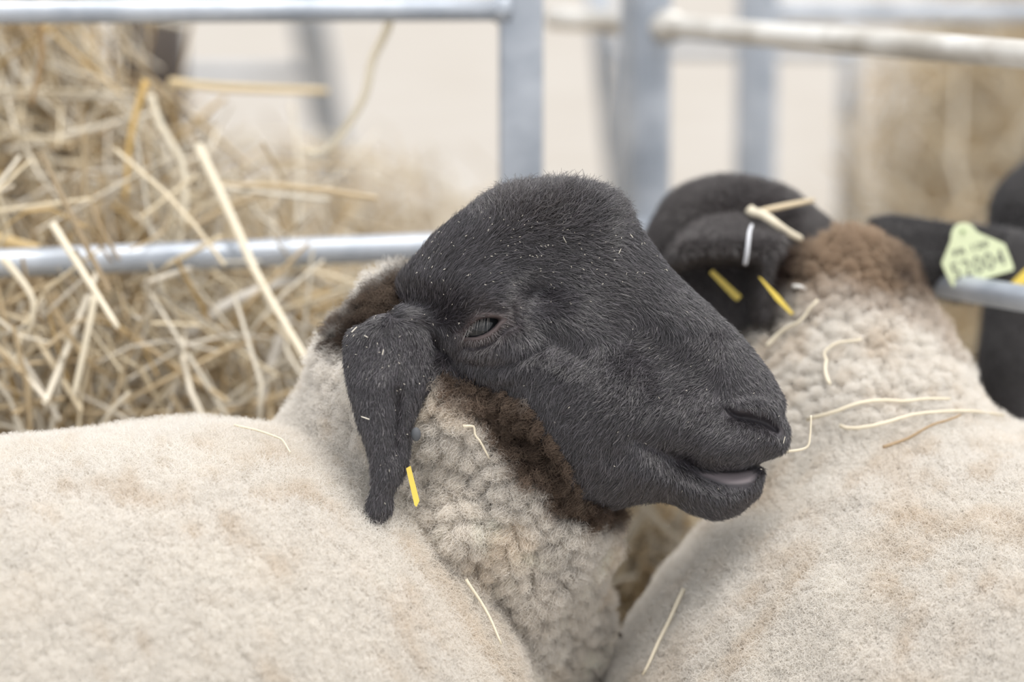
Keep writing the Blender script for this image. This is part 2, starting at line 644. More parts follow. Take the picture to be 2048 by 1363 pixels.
NP = 240
pu = rng.uniform(-60, 640, NP); pv = np.where(rng.random(NP) < 0.15, rng.uniform(380, 560, NP), rng.uniform(590, 900, NP))
poking = (np.array([P(a, b, 1.84 + 0.09 * rng.random() + 0.10 * max(a, 0) / 640) for a, b in zip(pu, pv)]),
          unit(rng.normal(size=(NP, 3)) * np.array([0.8, 0.6, 1.0]) + np.array([0.25, 0, -0.3])),
          rng.uniform(0.05, 0.15, NP), rng.uniform(0.0014, 0.0028, NP))
heap('straw_heap', 'big tangled golden straw heap pressed against the hurdle',
     [(*at_z(P(-430, 300, 2.30), 0.45), 0.26, 0.34, 0.62),
      (*at_z(P(-100, 300, 2.25), 0.42), 0.13, 0.30, 0.60),
      (*at_z(P(140, 300, 2.25), 0.32), 0.13, 0.26, 0.57),
      (*at_z(P(390, 300, 2.27), 0.26), 0.15, 0.24, 0.50)],
     7500, 0.06, 0.22, 0.0013, 0.0030, 0.12, extra=poking)
heap('straw_heap', 'loose pale straw heap blurred behind the hurdle post',
     [(*at_z(P(560, 300, 3.1), 0.22), 0.30, 0.24, 0.43), (*at_z(P(860, 300, 3.2), 0.18), 0.30, 0.24, 0.38)],
     3200, 0.08, 0.26, 0.0016, 0.0034, 0.16)
heap('straw_heap', 'upright straw bundle behind the weathered pale rail',
     [(*at_z(P(2010, 300, 3.5), 0.40), 0.16, 0.2, 0.60), (*at_z(P(2300, 300, 3.5), 0.40), 0.3, 0.2, 0.64)],
     2600, 0.08, 0.28, 0.0016, 0.0034, 0.10)
heap('straw_heap', 'low straw bedding heaped under the black sheep chin',
     [(*at_z(P(1270, 900, 2.13), 0.08), 0.13, 0.06, 0.42)],
     1400, 0.06, 0.2, 0.0014, 0.003, 0.08)

N = 7000
fx = rng.uniform(-3.2, 3.2, N); fy = rng.uniform(1.2, 9.0, N) ; fz = 0.004 + 0.03 * rng.random(N)
cen = np.stack([fx * (0.4 + fy / 8), fy, fz], 1)
dd = rng.normal(size=(N, 3)) * np.array([1, 1, 0.12])
sl_ = obj('straw_litter', stalk_mesh('straw_litter', cen, dd, rng.uniform(0.06, 0.25, N), rng.uniform(0.0012, 0.0028, N),
                                     0.1 * rng.normal(size=N), straw_cols(N)), M['straw'])
tag(sl_, 'loose straw litter scattered over the pen floor', 'straw', kind='stuff')


# ------------------------------------------------------------------ sheep: head
# silhouettes traced in pixels, given real thickness about the head's middle plane
UPPER = [(800, 575), (838, 512), (880, 466), (930, 428), (990, 394), (1060, 376), (1130, 370), (1190, 380), (1230, 402), (1258, 437),
         (1290, 482), (1345, 549), (1420, 618), (1480, 672), (1525, 726), (1552, 768), (1567, 800), (1568, 828), (1576, 853), (1577, 880),
         (1570, 898), (1550, 911), (1523, 921), (1497, 932), (1460, 938), (1425, 937), (1394, 931), (1363, 921),
         (1320, 935), (1250, 960), (1150, 945), (1050, 885), (960, 805), (880, 745), (825, 665)]
LOWER = [(1060, 760), (1220, 800), (1340, 880), (1400, 925), (1450, 940), (1497, 936), (1522, 931), (1526, 950), (1518, 985), (1497, 1008), (1466, 1028),
         (1425, 1034), (1380, 1019), (1335, 1000), (1290, 997), (1240, 1007), (1195, 1022), (1145, 1030), (1090, 1008), (1040, 958), (1005, 900), (990, 820)]
WU = [(860, 600, .050, .040), (980, 640, .060, .050), (1100, 420, .048, .035), (1150, 480, .054, .035), (930, 500, .046, .035), (1230, 520, .050, .035), (1320, 620, .043, .034),
      (1100, 700, .060, .05), (1200, 800, .058, .05), (1400, 720, .034, .032), (1350, 820, .040, .035), (1480, 780, .0285, .028),
      (1540, 840, .0255, .024), (1450, 880, .034, .022), (1540, 900, .025, .018), (1380, 900, .037, .022)]
WL = [(1100, 850, .054, .06), (1150, 980, .046, .045), (1250, 900, .046, .05), (1250, 990, .038, .035), (1350, 950, .032, .03), (1430, 960, .0285, .022), (1500, 960, .022, .018), (1440, 1020, .022, .024)]
EAR = [(745, 648), (800, 622), (842, 642), (864, 676), (871, 715), (867, 757), (848, 803), (832, 842), (826, 897), (816, 940), (795, 974), (793, 1008),
       (772, 1031), (748, 1030), (740, 1008), (753, 961), (747, 897), (724, 833), (703, 752), (697, 690), (712, 660)]
EYE_C = np.array([968.0, 655.0]); EYE_A = math.radians(-22)


def inflate(d_px, w, R):
    d = d_px / K0
    x = d / R
    xi = np.clip(x, 0, 1)
    G = np.where(x < 0, 2 * w * w * x, w * w * (2 * xi - xi * xi))
    dG = 2 * w * w / R * (1 - xi)
    return G, dG


def line_gauss(x, y, pts, sig):
    d, t = seg_dist(x, y, catmull(pts, 6, False), False)
    return np.exp(-d * d / (2 * sig * sig)), d, t


def eye_uv(x, y):
    c, s = math.cos(EYE_A), math.sin(EYE_A)
    X, Y = x - EYE_C[0], y - EYE_C[1]
    return X * c + Y * s, -X * s + Y * c


def lens(x, y, s=1.0):
    """signed measure of the almond eye opening, >0 inside (pixels)"""
    ex, ey = eye_uv(x, y)
    hw = 40 * s
    top = 17 * s * (1 - (np.clip(ex / hw, -1, 1)) ** 2)
    bot = 14 * s * (1 - (np.clip((ex + 4) / hw, -1, 1)) ** 2)
    return np.minimum(np.minimum(ey + top, bot - ey), (hw - np.abs(ex)))


def head_field(h, with_ear):
    a0, a1 = (680 - 1024) / K0, (1600 - 1024) / K0
    b0, b1 = (681.5 - 1050) / K0, (681.5 - 350) / K0
    c0, c1 = -0.08, (0.095 if with_ear else 0.08)
    if with_ear:
        pass
    else:
        a0 = (785 - 1024) / K0
    A = np.arange(a0, a1, h); B = np.arange(b0, b1, h); C = np.arange(c0, c1, h)
    x2, y2 = np.meshgrid(1024 + A * K0, 681.5 - B * K0, indexing='ij')
    dU = sdist(x2, y2, UPPER); dL = sdist(x2, y2, LOWER)
    fu = field(x2, y2, WU, 60.0); fl_ = field(x2, y2, WL, 60.0)
    c3 = C[None, None, :]
    def F_of(d, f):
        G, dG = inflate(d, f[..., 0], f[..., 1])
        return (G[..., None] - c3 ** 2) / np.sqrt((dG ** 2)[..., None] + 4 * c3 ** 2 + 0.006 ** 2)
    FU = F_of(dU, fu); FL = F_of(dL, fl_)
    k = 0.002 + 0.022 * sst(1370, 1290, x2)
    F = smax(FU, FL, k[..., None])
    # sculpting, symmetric on both cheeks
    g = lambda cx, cy, sx, sy: np.exp(-((x2 - cx) / sx) ** 2 / 2 - ((y2 - cy) / sy) ** 2 / 2)
    dl = 0.0045 * g(985, 600, 62, 26) + 0.005 * g(965, 655, 75, 50) + 0.002 * g(1010, 715, 70, 22)
    dl = dl - 0.009 * g(1072, 588, 34, 26) - 0.005 * line_gauss(x2, y2, [(1045, 640), (1100, 672), (1150, 705)], 20)[0]
    dl = dl - 0.006 * g(885, 655, 32, 55) + 0.004 * g(1120, 800, 110, 60)
    dl = dl - 0.003 * line_gauss(x2, y2, [(1180, 640), (1290, 700), (1400, 770)], 30)[0] * 0.8
    dl = dl + 0.003 * line_gauss(x2, y2, [(1140, 740), (1260, 800), (1360, 850)], 34)[0]
    # nostril wing, slit and groove
    dl = dl + 0.0045 * line_gauss(x2, y2, [(1472, 812), (1500, 811), (1528, 814), (1548, 830)], 11)[0] - 0.002 * g(1425, 800, 26, 30)
    dl = dl + 0.003 * g(1500, 880, 60, 30)
    gn, dn, tn = line_gauss(x2, y2, [(1440, 806), (1462, 828), (1500, 836), (1528, 846), (1548, 860)], 5)
    wid = 3.0 + 6.5 * np.sin(np.clip(tn, 0, 1) * math.pi) * (0.35 + 0.65 * tn)
    dl = dl - (0.004 + 0.012 * tn) * np.exp(-(dn / wid) ** 2)
    # corner of the mouth and lip roll
    dl = dl - 0.0028 * line_gauss(x2, y2, [(1270, 868), (1320, 895), (1366, 918)], 12)[0]
    dl = dl + 0.0028 * line_gauss(x2, y2, [(1400, 942), (1440, 955), (1490, 952)], 10)[0]
    dl = dl - 0.0022 * line_gauss(x2, y2, [(1395, 956), (1440, 976), (1500, 968)], 6)[0]
    # eyelids and opening
    le = lens(x2, y2)
    rim = np.exp(-((le + 6) / 5.0) ** 2)
    dl = dl + 0.0022 * rim - 0.014 * sst(0.0, 5.0, le)
    dl = dl - 0.0018 * np.exp(-((le + 19) / 5.0) ** 2) + 0.0012 * np.exp(-((le + 30) / 7.0) ** 2)
    dl = dl - 0.010 * g(1066, 590, 30, 20) + 0.003 * g(1000, 575, 70, 20) - 0.003 * line_gauss(x2, y2, [(900, 700), (960, 722), (1040, 712), (1085, 690)], 9)[0]
    dl = dl + 0.003 * g(1150, 640, 60, 40) - 0.002 * line_gauss(x2, y2, [(1230, 900), (1300, 880), (1370, 880)], 26)[0]
    lat = sst(0.012, 0.03, np.abs(c3))
    F = F + dl[..., None] * lat
    # central cleft of the nose
    if with_ear:
        dE = sdist(x2, y2, EAR, 5)
        t = np.clip((y2 - 630) / 400, 0, 1)
        cx = 785 - 20 * t
        hwid = 85 * (1 - 0.62 * t)
        arch = 1 - np.clip((x2 - cx) / hwid, -1.2, 1.2) ** 2
        z0 = 0.052 + 0.012 * t - 0.018 * t * t + 0.020 * arch * (1 - 0.4 * t) - 0.02 * sst(0.35, 0.0, t) - 0.010 * np.exp(-((x2 - cx - 26) / 12) ** 2) * sst(0.25, .45, t) * sst(.8, .6, t)
        Gd, dGd = inflate(dE, np.full_like(x2, 0.0065) + 0.014 * sst(0.3, 0.0, t), np.full_like(x2, 0.011))
        FE = (Gd[..., None] - (c3 - z0[..., None]) ** 2) / np.sqrt((dGd ** 2)[..., None] + 4 * (c3 - z0[..., None]) ** 2 + 0.004 ** 2)
        kk = 0.002 + 0.016 * sst(700, 640, y2)
        F = smax(F, FE, kk[..., None])
    return F.astype(np.float32), (a0, b0, c0), h


def head_to_world(v):
    O = CAM + D0 * F_
    return O + v[:, :1] * R_ + v[:, 1:2] * U_ - v[:, 2:3] * F_


def world_to_head(p):
    q = np.asarray(p) - (CAM + D0 * F_)
    return np.stack([q @ R_, q @ U_, -(q @ F_)], -1)


# ------------------------------------------------------------------ sheep: bodies
def sdf_body(prims, lo, hi, h):
    """prims: (kind p0 p1 r0 r1 depthscale k) in world space -> mesh"""
    n = np.ceil((np.array(hi) - lo) / h).astype(int) + 1
    g = [lo[i] + h * np.arange(n[i], dtype=np.float32) for i in range(3)]
    X, Y, Z = np.meshgrid(*g, indexing='ij')
    X = X.astype(np.float32); Y = Y.astype(np.float32); Z = Z.astype(np.float32)
    F = np.full(X.shape, -1.0, dtype=np.float32)
    for (p0, p1, r0, r1, ds, k) in prims:
        p0 = np.array(p0, float); p1 = np.array(p1, float)
        m = max(r0, r1) + 0.10
        bl = np.minimum(p0, p1) - m * max(1, ds); bh = np.maximum(p0, p1) + m * max(1, ds)
        sl3 = []
        for i in range(3):
            i0 = int(np.clip((bl[i] - lo[i]) / h, 0, n[i] - 1)); i1 = int(np.clip((bh[i] - lo[i]) / h + 2, 1, n[i]))
            sl3.append(slice(i0, i1))
        sl3 = tuple(sl3)
        x, y, z = X[sl3], Y[sl3], Z[sl3]
        # scale along the view axis flattens or thickens the limb in depth
        q = [x - p0[0], y - p0[1], z - p0[2]]
        e = p1 - p0
        if ds != 1:
            s = (1 / ds - 1)
            qf = q[1] * F_[1] + q[2] * F_[2]
            q[1] = q[1] + qf * s * F_[1]; q[2] = q[2] + qf * s * F_[2]
            e = e + (e @ F_) * s * F_
        t = np.clip((q[0] * e[0] + q[1] * e[1] + q[2] * e[2]) / (e @ e + 1e-9), 0, 1)
        d = np.sqrt((q[0] - t * e[0]) ** 2 + (q[1] - t * e[1]) ** 2 + (q[2] - t * e[2]) ** 2)
        f = (r0 + (r1 - r0) * t) - d
        F[sl3] = smax(F[sl3], f.astype(np.float32), k)
    return surface_nets(F, lo, h)


def legs(xs, ys, ztop, k=0.03):
    out = []
    for (x, y, front) in [(xs[0], ys[0], 1), (xs[0], ys[1], 1), (xs[1], ys[0], 0), (xs[1], ys[1], 0)]:
        if front:
            J = [(x, y, ztop), (x, y, 0.24), (x + 0.005, y, 0.06), (x, y, 0.025)]
        else:
            sgn = 1 if xs[1] > xs[0] else -1
            J = [(x, y, ztop), (x - sgn * 0.03, y, 0.34), (x + sgn * 0.05, y, 0.22), (x + sgn * 0.04, y, 0.025)]
        R = [0.055, 0.032, 0.020, 0.026]
        for i in range(3):
            out.append((J[i], J[i + 1], R[i], R[i + 1], 1, k if i == 0 else 0.012))
    return out


def lumps(v, nrm, amp, cell, seed=0, st=(1, 1, 1)):
    d, _ = worley(v * np.array(st), cell, seed)
    b = 1 - np.clip(d / 0.75, 0, 1) ** 2
    return v + nrm * ((amp * (b - 0.5))[:, None])


def vertex_normals(v, q):
    fn = np.cross(v[q[:, 2]] - v[q[:, 0]], v[q[:, 3]] - v[q[:, 1]])
    out = np.zeros_like(v)
    for i in range(4):
        for a in range(3):
            out[:, a] += np.bincount(q[:, i], fn[:, a], len(v))
    return unit(out)


def union(meshes, name):
    """one continuous skin from closed pieces"""
    obs = [obj(name + '_piece', m) for m in meshes]
    base = obs[0]
    for o in obs[1:]:
        md = base.modifiers.new('u', 'BOOLEAN')
        md.operation = 'UNION'; md.solver = 'EXACT'; md.object = o
    dg = bpy.context.evaluated_depsgraph_get()
    me = bpy.data.meshes.new_from_object(base.evaluated_get(dg))
    me.name = name
    for o in obs:
        bpy.data.objects.remove(o)
    me.polygons.foreach_set('use_smooth', np.ones(len(me.polygons), dtype=bool))
    me.update()
    return me


def facing(c, n):
    tc = unit(CAM - c)
    return (n * tc).sum(1)


def frame_w(c, soft=500.0):
    u, v, d = project(c)
    o = np.maximum(np.maximum(-u, u - 2048), np.maximum(-v, v - 1363))
    return np.where(o < 60, 1.0, 0.06 + 0.94 * np.exp(-np.clip(o - 60, 0, 9999) / soft * 3))


WOOL_CREAM = np.array([0.93, 0.90, 0.855])

# ---- the main sheep -------------------------------------------------------
FH, orgH, hH = head_field(0.00135, True)
hv, hq = surface_nets(FH, orgH, hH)
hq = hq[:, ::-1]                       # the head frame is left handed
head_me = mesh_np('head', head_to_world(hv), hq)

tA = P(400, 1532, 1.70); tA2 = tA + np.array([-0.62, -0.11, -0.065])
primsA = [(tA, tA2, 0.236, 0.248, 0.85, 0.02),
          (P(760, 1190, 1.79), P(930, 775, 1.69), 0.135, 0.080, 0.80, 0.015),      # neck
          (P(770, 1120, 1.76), P(822, 668, 1.70), 0.098, 0.044, 0.80, 0.02),     # nape
          (P(968, 1430, 1.82), P(1010, 975, 1.69), 0.076, 0.062, 0.85, 0.02),   # brisket and throat
          (P(1000, 960, 1.685), P(1100, 1075, 1.695), 0.060, 0.034, 0.9, 0.03)]
primsA += legs((tA[0] + 0.02, tA2[0]), (tA[1] - 0.10, tA[1] + 0.10), 0.40)
vA, qA = sdf_body(primsA, np.array([-1.15, 1.28, -0.02]), np.array([0.25, 2.12, 0.90]), 0.005)
nA = vertex_normals(vA, qA)
uA, wA, _ = project(vA)


def neck_of(u, w):
    """1 on neck and throat, 0 behind the shoulder line"""
    line = np.array([(560, 700), (640, 800), (770, 940), (900, 1130), (1060, 1390), (1150, 1600)], float)
    d, _ = seg_dist(u, w, line, False)
    xs = np.interp(w, line[:, 1], line[:, 0])
    return sst(-40, 60, np.where(u > xs, d, -d))


neckness = neck_of(uA, wA)
vA2 = lumps(vA, nA, 0.003 + 0.010 * neckness, 0.034, 5, (1, 1, 0.5))
vA2 = lumps(vA2, nA, 0.001 + 0.005 * neckness, 0.015, 9, (1, 1, 0.6))
vA2 = vA2 + nA * (0.004 * neckness * vnoise(vA2, 0.05, 2))[:, None]
bodyA = mesh_np('bodyA', vA2, qA)
meA = union([bodyA, head_me], 'sheep')
v, nrm, tri = mesh_arrays(meA)
print('A', len(v), len(tri))


def sample_grid(F, org, h, q):
    i = np.floor((q - np.array(org)) / h).astype(int)
    ok = np.all((i >= 0) & (i < np.array(F.shape) - 1), axis=1)
    i = np.clip(i, 0, np.array(F.shape) - 2)
    r = np.full(len(q), -1.0)
    for dx in (0, 1):
        for dy in (0, 1):
            for dz in (0, 1):
                r = np.maximum(r, F[i[:, 0] + dx, i[:, 1] + dy, i[:, 2] + dz])
    return np.where(ok, r, -1.0)


FACE = [(790, 520), (850, 430), (980, 350), (1130, 330), (1260, 410), (1430, 590), (1600, 760), (1610, 900), (1540, 1060), (1400, 1060), (1250, 1022), (1190, 1000),
        (1150, 950), (1115, 880), (1045, 790), (960, 760), (885, 755), (830, 660)]
JAWWOOL = [(880, 772), (920, 800), (970, 850), (1010, 915), (1060, 970), (1120, 1020), (1195, 1050), (1260, 1030), (1200, 950), (1120, 840), (1040, 760), (920, 700), (850, 640), (845, 720)]


def regionsA(p):
    """fur (1) / wool (0), wool colour, for points of the main sheep"""
    q = world_to_head(p)
    fh = sample_grid(FH, orgH, hH, q)
    on_head = fh > -0.006
    u = 1024 + q[:, 0] * K0; w = 681.5 - q[:, 1] * K0
    dF = sdist(u, w, FACE, 4)
    dE = sdist(u, w, EAR, 4)
    ear = (dE > -4) & (q[:, 2] > 0.022) & on_head
    nz = vnoise(p, 0.03, 4); nz2 = vnoise(p, 0.009, 6)
    fur = (on_head & (dF + 9 * nz2 + 6 * nz > 0)) | ear | (on_head & (lens(u, w) > -30))
    # cream on the back, grey-tan on the throat, brown next to the black face
    thro = neck_of(u, w) * sst(760, 900, u) * sst(700, 800, w)
    c = WOOL_CREAM[None] * (1 + 0.02 * nz + 0.02 * nz2)[:, None]
    # tan grease streaks running down the fleece
    sp = np.stack([p[:, 0] * 1.0 + p[:, 2] * 0.55, p[:, 1], p[:, 2] * 0.35], 1)
    ks_ = (0.42 * sst(0.10, 0.75, vnoise(sp, 0.011, 41) * 0.85 + 0.2 * vnoise(sp, 0.03, 42)))[:, None]
    c = c * (1 - ks_) + np.array([0.79, 0.69, 0.57]) * ks_
    tan = np.array([0.91, 0.87, 0.815]) * (1 + 0.14 * nz + 0.12 * nz2)[:, None]
    c = c * (1 - 0.85 * thro[:, None]) + tan * 0.85 * thro[:, None]
    yel = np.array([0.86, 0.76, 0.63])
    ky = (0.45 * sst(0.1, 0.7, nz) * neck_of(u, w) + 0.10 * sst(0.2, 0.8, vnoise(p, 0.05, 8)))[:, None]
    c = c * (1 - ky) + yel * ky
    dj = sdist(u, w, JAWWOOL, 4)
    nape, _ = seg_dist(u, w, np.array([(700, 668), (735, 612), (790, 560), (850, 500)], float), False)
    side = (u - 700) * 0.66 + (w - 668) * 0.75
    kb = np.maximum(sst(-14, 22, dj + 12 * nz2 + 10 * nz), sst(-26, 18, side + 34 + 16 * nz + 14 * nz2) * sst(170, 110, nape) * sst(720, 680, w) * sst(900, 870, u))
    kb = np.where((u > 660) & (w < 1100), kb, 0)
    brown = np.array([0.10, 0.07, 0.055])
    br2 = np.array([0.36, 0.275, 0.215])
    bc = brown + (br2 - brown) * np.clip(0.45 + 0.5 * nz + 0.5 * nz2, 0, 1)[:, None]
    bc = bc * (1 - 0.4 * sst(0, 60, dj)[:, None]) * (1 - 0.45 * sst(720, 690, w) * sst(900, 860, u))[:, None]
    c = c * (1 - kb[:, None]) + bc * kb[:, None]
    return fur, np.clip(c, 0.01, 0.95), u, w, q, on_head, kb


fur, wc, u, w, q, onh, kb = regionsA(v)
base = wc.copy()
fcol = np.array([0.050, 0.045, 0.051])
base[fur] = fcol
# bare skin: eyelids, lips, nostril
le = lens(u, w)
ks = np.exp(-((le + 5) / 12.0) ** 2) * (fur & (q[:, 2] > 0.02))
base += ks[:, None] * (np.array([0.085, 0.065, 0.065]) - base)
LIP = [(1372, 930), (1400, 940), (1440, 941), (1475, 941), (1508, 937), (1505, 951), (1486, 962), (1455, 963), (1424, 955), (1394, 942)]
kl = sst(-4, 6, sdist(u, w, LIP, 4)) * fur
base += (kl * 0.95)[:, None] * (np.array([0.29, 0.25, 0.26]) - base)
set_col(meA, np.clip(base, 0.004, 1))
sheepA = obj('sheep', meA, M['skin'])
tag(sheepA, 'black-faced sheep in profile with drooping ear and slightly parted pale lips', 'sheep')

# eyeball
ex, ey, ez = (EYE_C[0] - 1024) / K0, (681.5 - EYE_C[1]) / K0, 0.0


def sphere_mesh(name, r, nu=32, nv=20):
    vs = [(0, 0, r)]
    fs = []
    for j in range(1, nv):
        for i in range(nu):
            a = math.pi * j / nv; b = 2 * math.pi * i / nu
            vs.append((r * math.sin(a) * math.cos(b), r * math.sin(a) * math.sin(b), r * math.cos(a)))
    vs.append((0, 0, -r))
    for i in range(nu):
        fs.append((0, 1 + i, 1 + (i + 1) % nu))
        for j in range(nv - 2):
            fs.append((1 + j * nu + i, 1 + (j + 1) * nu + i, 1 + (j + 1) * nu + (i + 1) % nu, 1 + j * nu + (i + 1) % nu))
        fs.append((1 + (nv - 2) * nu + i, len(vs) - 1, 1 + (nv - 2) * nu + (i + 1) % nu))
    me = bpy.data.meshes.new(name)
    me.from_pydata(vs, [], fs)
    me.polygons.foreach_set('use_smooth', np.ones(len(fs), dtype=bool))
    me.update()
    return me


rimz = []
ii = np.where((np.abs(le + 4) < 3) & (q[:, 2] > 0.02))[0]
eye_c = float(np.mean(q[ii, 2])) if len(ii) else 0.06
print('eye rim depth', eye_c)
for sgn in (1, -1):
    pw = head_to_world(np.array([[ex, ey, sgn * (eye_c - 0.0185)]]))[0]
    eo = obj('eye', sphere_mesh('eye', 0.0165), M['eye'], sheepA)
    eo.location = pw
    eo['label'] = 'dark glossy eye'

# black short fur
CT = np.array([(720, 700, -.15, 1), (780, 800, 0, 1), (770, 950, -.1, 1), (860, 560, .45, -.7), (900, 600, .5, -.6), (940, 520, .85, -.4), (1050, 480, 1, 0), (1150, 520, 1, .2),
               (960, 620, .9, -.35), (1060, 600, .8, .3), (1180, 620, .95, .35), (1250, 540, .9, .5), (1000, 420, -.2, -1), (1100, 400, .0, -1), (1200, 420, .6, -.5),
               (1350, 620, .7, .6), (1300, 700, -.85, .3), (1400, 720, -.8, .45), (1480, 730, .5, .8), (1520, 780, .4, .9), (1400, 850, -.75, .6), (1250, 800, -.75, .6),
               (1150, 720, -.7, .65), (1050, 740, -.3, .9), (980, 720, -.1, 1), (900, 700, -.3, .9), (1100, 850, -.4, .9), (1200, 900, -.5, .85), (1150, 980, -.2, 1), (1300, 930, -.5, .8),
               (1330, 970, .2, 1), (1400, 970, .5, .85), (1460, 1000, .6, .75), (1500, 900, -.6, .6), (1560, 880, -.3, .9)], float)


def furA(p, n):
    fr, _, u, w, q, _, kb = regionsA(p)
    d2 = field(u, w, CT, 38.0)
    ang = 0.35 * vnoise(p, 0.012, 11) + 0.25 * rng.normal(size=len(p))
    dx = d2[:, 0] * np.cos(ang) - d2[:, 1] * np.sin(ang); dy = d2[:, 0] * np.sin(ang) + d2[:, 1] * np.cos(ang)
    t = dx[:, None] * R_ - dy[:, None] * U_
    t = t - (t * n).sum(1)[:, None] * n
    return fr, unit(t), u, w, q


def w_fur(c, n):
    fr, _, u, w, q, onh, kb = regionsA(c)
    f = facing(c, n)
    bare = (lens(u, w) > -5) | (sdist(u, w, LIP, 4) > -3)
    dn, _ = seg_dist(u, w, catmull([(1452, 815), (1500, 828), (1528, 838), (1552, 855)], 5, False), False)
    bare |= (dn < 13) & (q[:, 2] > 0.0)
    return np.where(fr & ~bare, 0.18 + 0.82 * sst(-0.25, 0.15, f), 0.0)


NF = 170000
p, n = sample(v, nrm, tri, NF, w_fur)
fr, t, u, w, q = furA(p, n)
poll = np.exp(-((u - 1100) / 140) ** 2 - ((w - 420) / 52) ** 2) * (0.6 + 0.6 * np.clip(vnoise(p, 0.018, 15) + 0.4, 0, 1))
nose = sst(1330, 1500, u)
lift = 0.34 + 0.6 * poll - 0.04 * nose + 0.25 * rng.random(NF)
L = (0.0086 - 0.0040 * nose + 0.006 * poll) * (0.6 + 0.7 * rng.random(NF))
isear = (u < 872) & (w > 640)
L[isear] *= 0.55
eyez = np.exp(-(np.clip(lens(u, w), -60, 0) / 26) ** 2)
L *= 1 - 0.45 * eyez
k = 5
tt = np.linspace(0, 1, k)[None, :]
rv = rng.normal(size=(NF, 3))
curl = (0.0007 + 0.0028 * poll)[:, None, None] * (tt ** 1.2)[:, :, None] * rv[:, None, :]
curl2 = 0.0016 * poll[:, None, None] * np.sin(tt * 7)[:, :, None] * rng.normal(size=(NF, 3))[:, None, :]
pts = (p - n * 0.0006)[:, None, :] + t[:, None, :] * (L[:, None] * tt)[:, :, None] \
    + n[:, None, :] * ((L * lift)[:, None] * (tt - 0.45 * tt ** 2))[:, :, None] + curl + curl2
rad = (0.00015 + 0.00010 * rng.random(NF))[:, None] * (1 - 0.7 * tt)
fc = fcol * (0.35 + 2.3 * rng.random(NF) ** 2.2)[:, None]
kb2 = poll * sst(1230, 1050, u)
fc = fc + (0.5 * kb2[:, None]) * (np.array([0.07, 0.048, 0.036]) - fc) * rng.random(NF)[:, None]
ks = 0.7 * eyez * sst(1080, 1020, u)
fc = fc + ks[:, None] * (np.array([0.11, 0.09, 0.09]) - fc)
wh = rng.random(NF) < 0.012
fc[wh] = np.array([0.26, 0.245, 0.245])
hair('face_fur', pts, rad, fc, M['fur'], sheepA)['kind'] = 'stuff'

# eyelashes
nl = 22
sx = np.linspace(-36, 20, nl) + rng.normal(size=nl) * 1.2
tp = -17 * (1 - (sx / 40) ** 2) + 1
ca, sa = math.cos(EYE_A), math.sin(EYE_A)
lu = EYE_C[0] + sx * ca - tp * sa; lw = EYE_C[1] + sx * sa + tp * ca
tt = np.linspace(0, 1, 6)
pl = []
for i in range(nl):
    LL = 22 + 8 * random.random()
    uu = lu[i] + (-2 - 5 * (1 - (sx[i] + 36) / 56) + 2 * rng.normal()) * tt
    ww = lw[i] + LL * tt
    cc = eye_c + 0.002 + 0.006 * np.sin(tt * 2.2)
    pl.append(head_to_world(np.stack([(uu - 1024) / K0, (681.5 - ww) / K0, cc], 1)))
pl = np.array(pl)
hair('eyelashes', pl, np.tile(0.00010 * (1 - 0.6 * tt), (nl, 1)), np.tile([0.12, 0.11, 0.105], (nl, 1)), M['fur'], sheepA)


# fleece
def w_woolA(c, n):
    fr, _, u, w, q, onh, kb = regionsA(c)
    f = facing(c, n)
    nk = neck_of(u, w)
    return np.where(~fr & (c[:, 2] > 0.30), (0.05 + 0.95 * sst(-0.35, 0.1, f)) * frame_w(c) * (1 + 1.6 * nk), 0.0)


NW = 430000
p, n = sample(v, nrm, tri, NW, w_woolA)
_, wc, u, w, q, _, kb = regionsA(p)
nk = neck_of(u, w)
pts = wool_strands(p, n, 0.011 + 0.002 * nk - 0.001 * kb, 0.012, 0.15 + 0.5 * nk, 0.0019, 8, 21, 0.15 + 0.5 * nk)
tt = np.linspace(0, 1, 8)[None, :]
rad = (0.00009 + 0.00007 * rng.random(NW))[:, None] * (1 - 0.5 * tt)
wc = wc * (0.90 + 0.13 * rng.random(NW))[:, None]
hair('fleece', pts, rad, np.clip(wc, 0, 0.96), M['wool'], sheepA)['kind'] = 'stuff'

# ---- the sheep on the right, seen from behind ---------------------------------
FHl, orgL, hL = head_field(0.003, False)
lv, lq = surface_nets(FHl, orgL, hL)
lq = lq[:, ::-1]
POLL = np.array([(1130 - 1024) / K0, (681.5 - 390) / K0, 0.0])


def place_head(yaw, pitch, roll, at, sc=1.0):
    """rigid copy of the head: the crown goes to the world point at"""
    w_ = (lv - POLL) * sc
    Xw = w_[:, :1] * np.array([1.0, 0, 0]) + w_[:, 2:3] * np.array([0, -1.0, 0]) + w_[:, 1:2] * np.array([0, 0, 1.0])
    Rm = np.array((Matrix.Rotation(yaw, 3, 'Z') @ Matrix.Rotation(pitch, 3, 'Y') @ Matrix.Rotation(roll, 3, 'X')))
    return Xw @ Rm.T + np.array(at), Rm


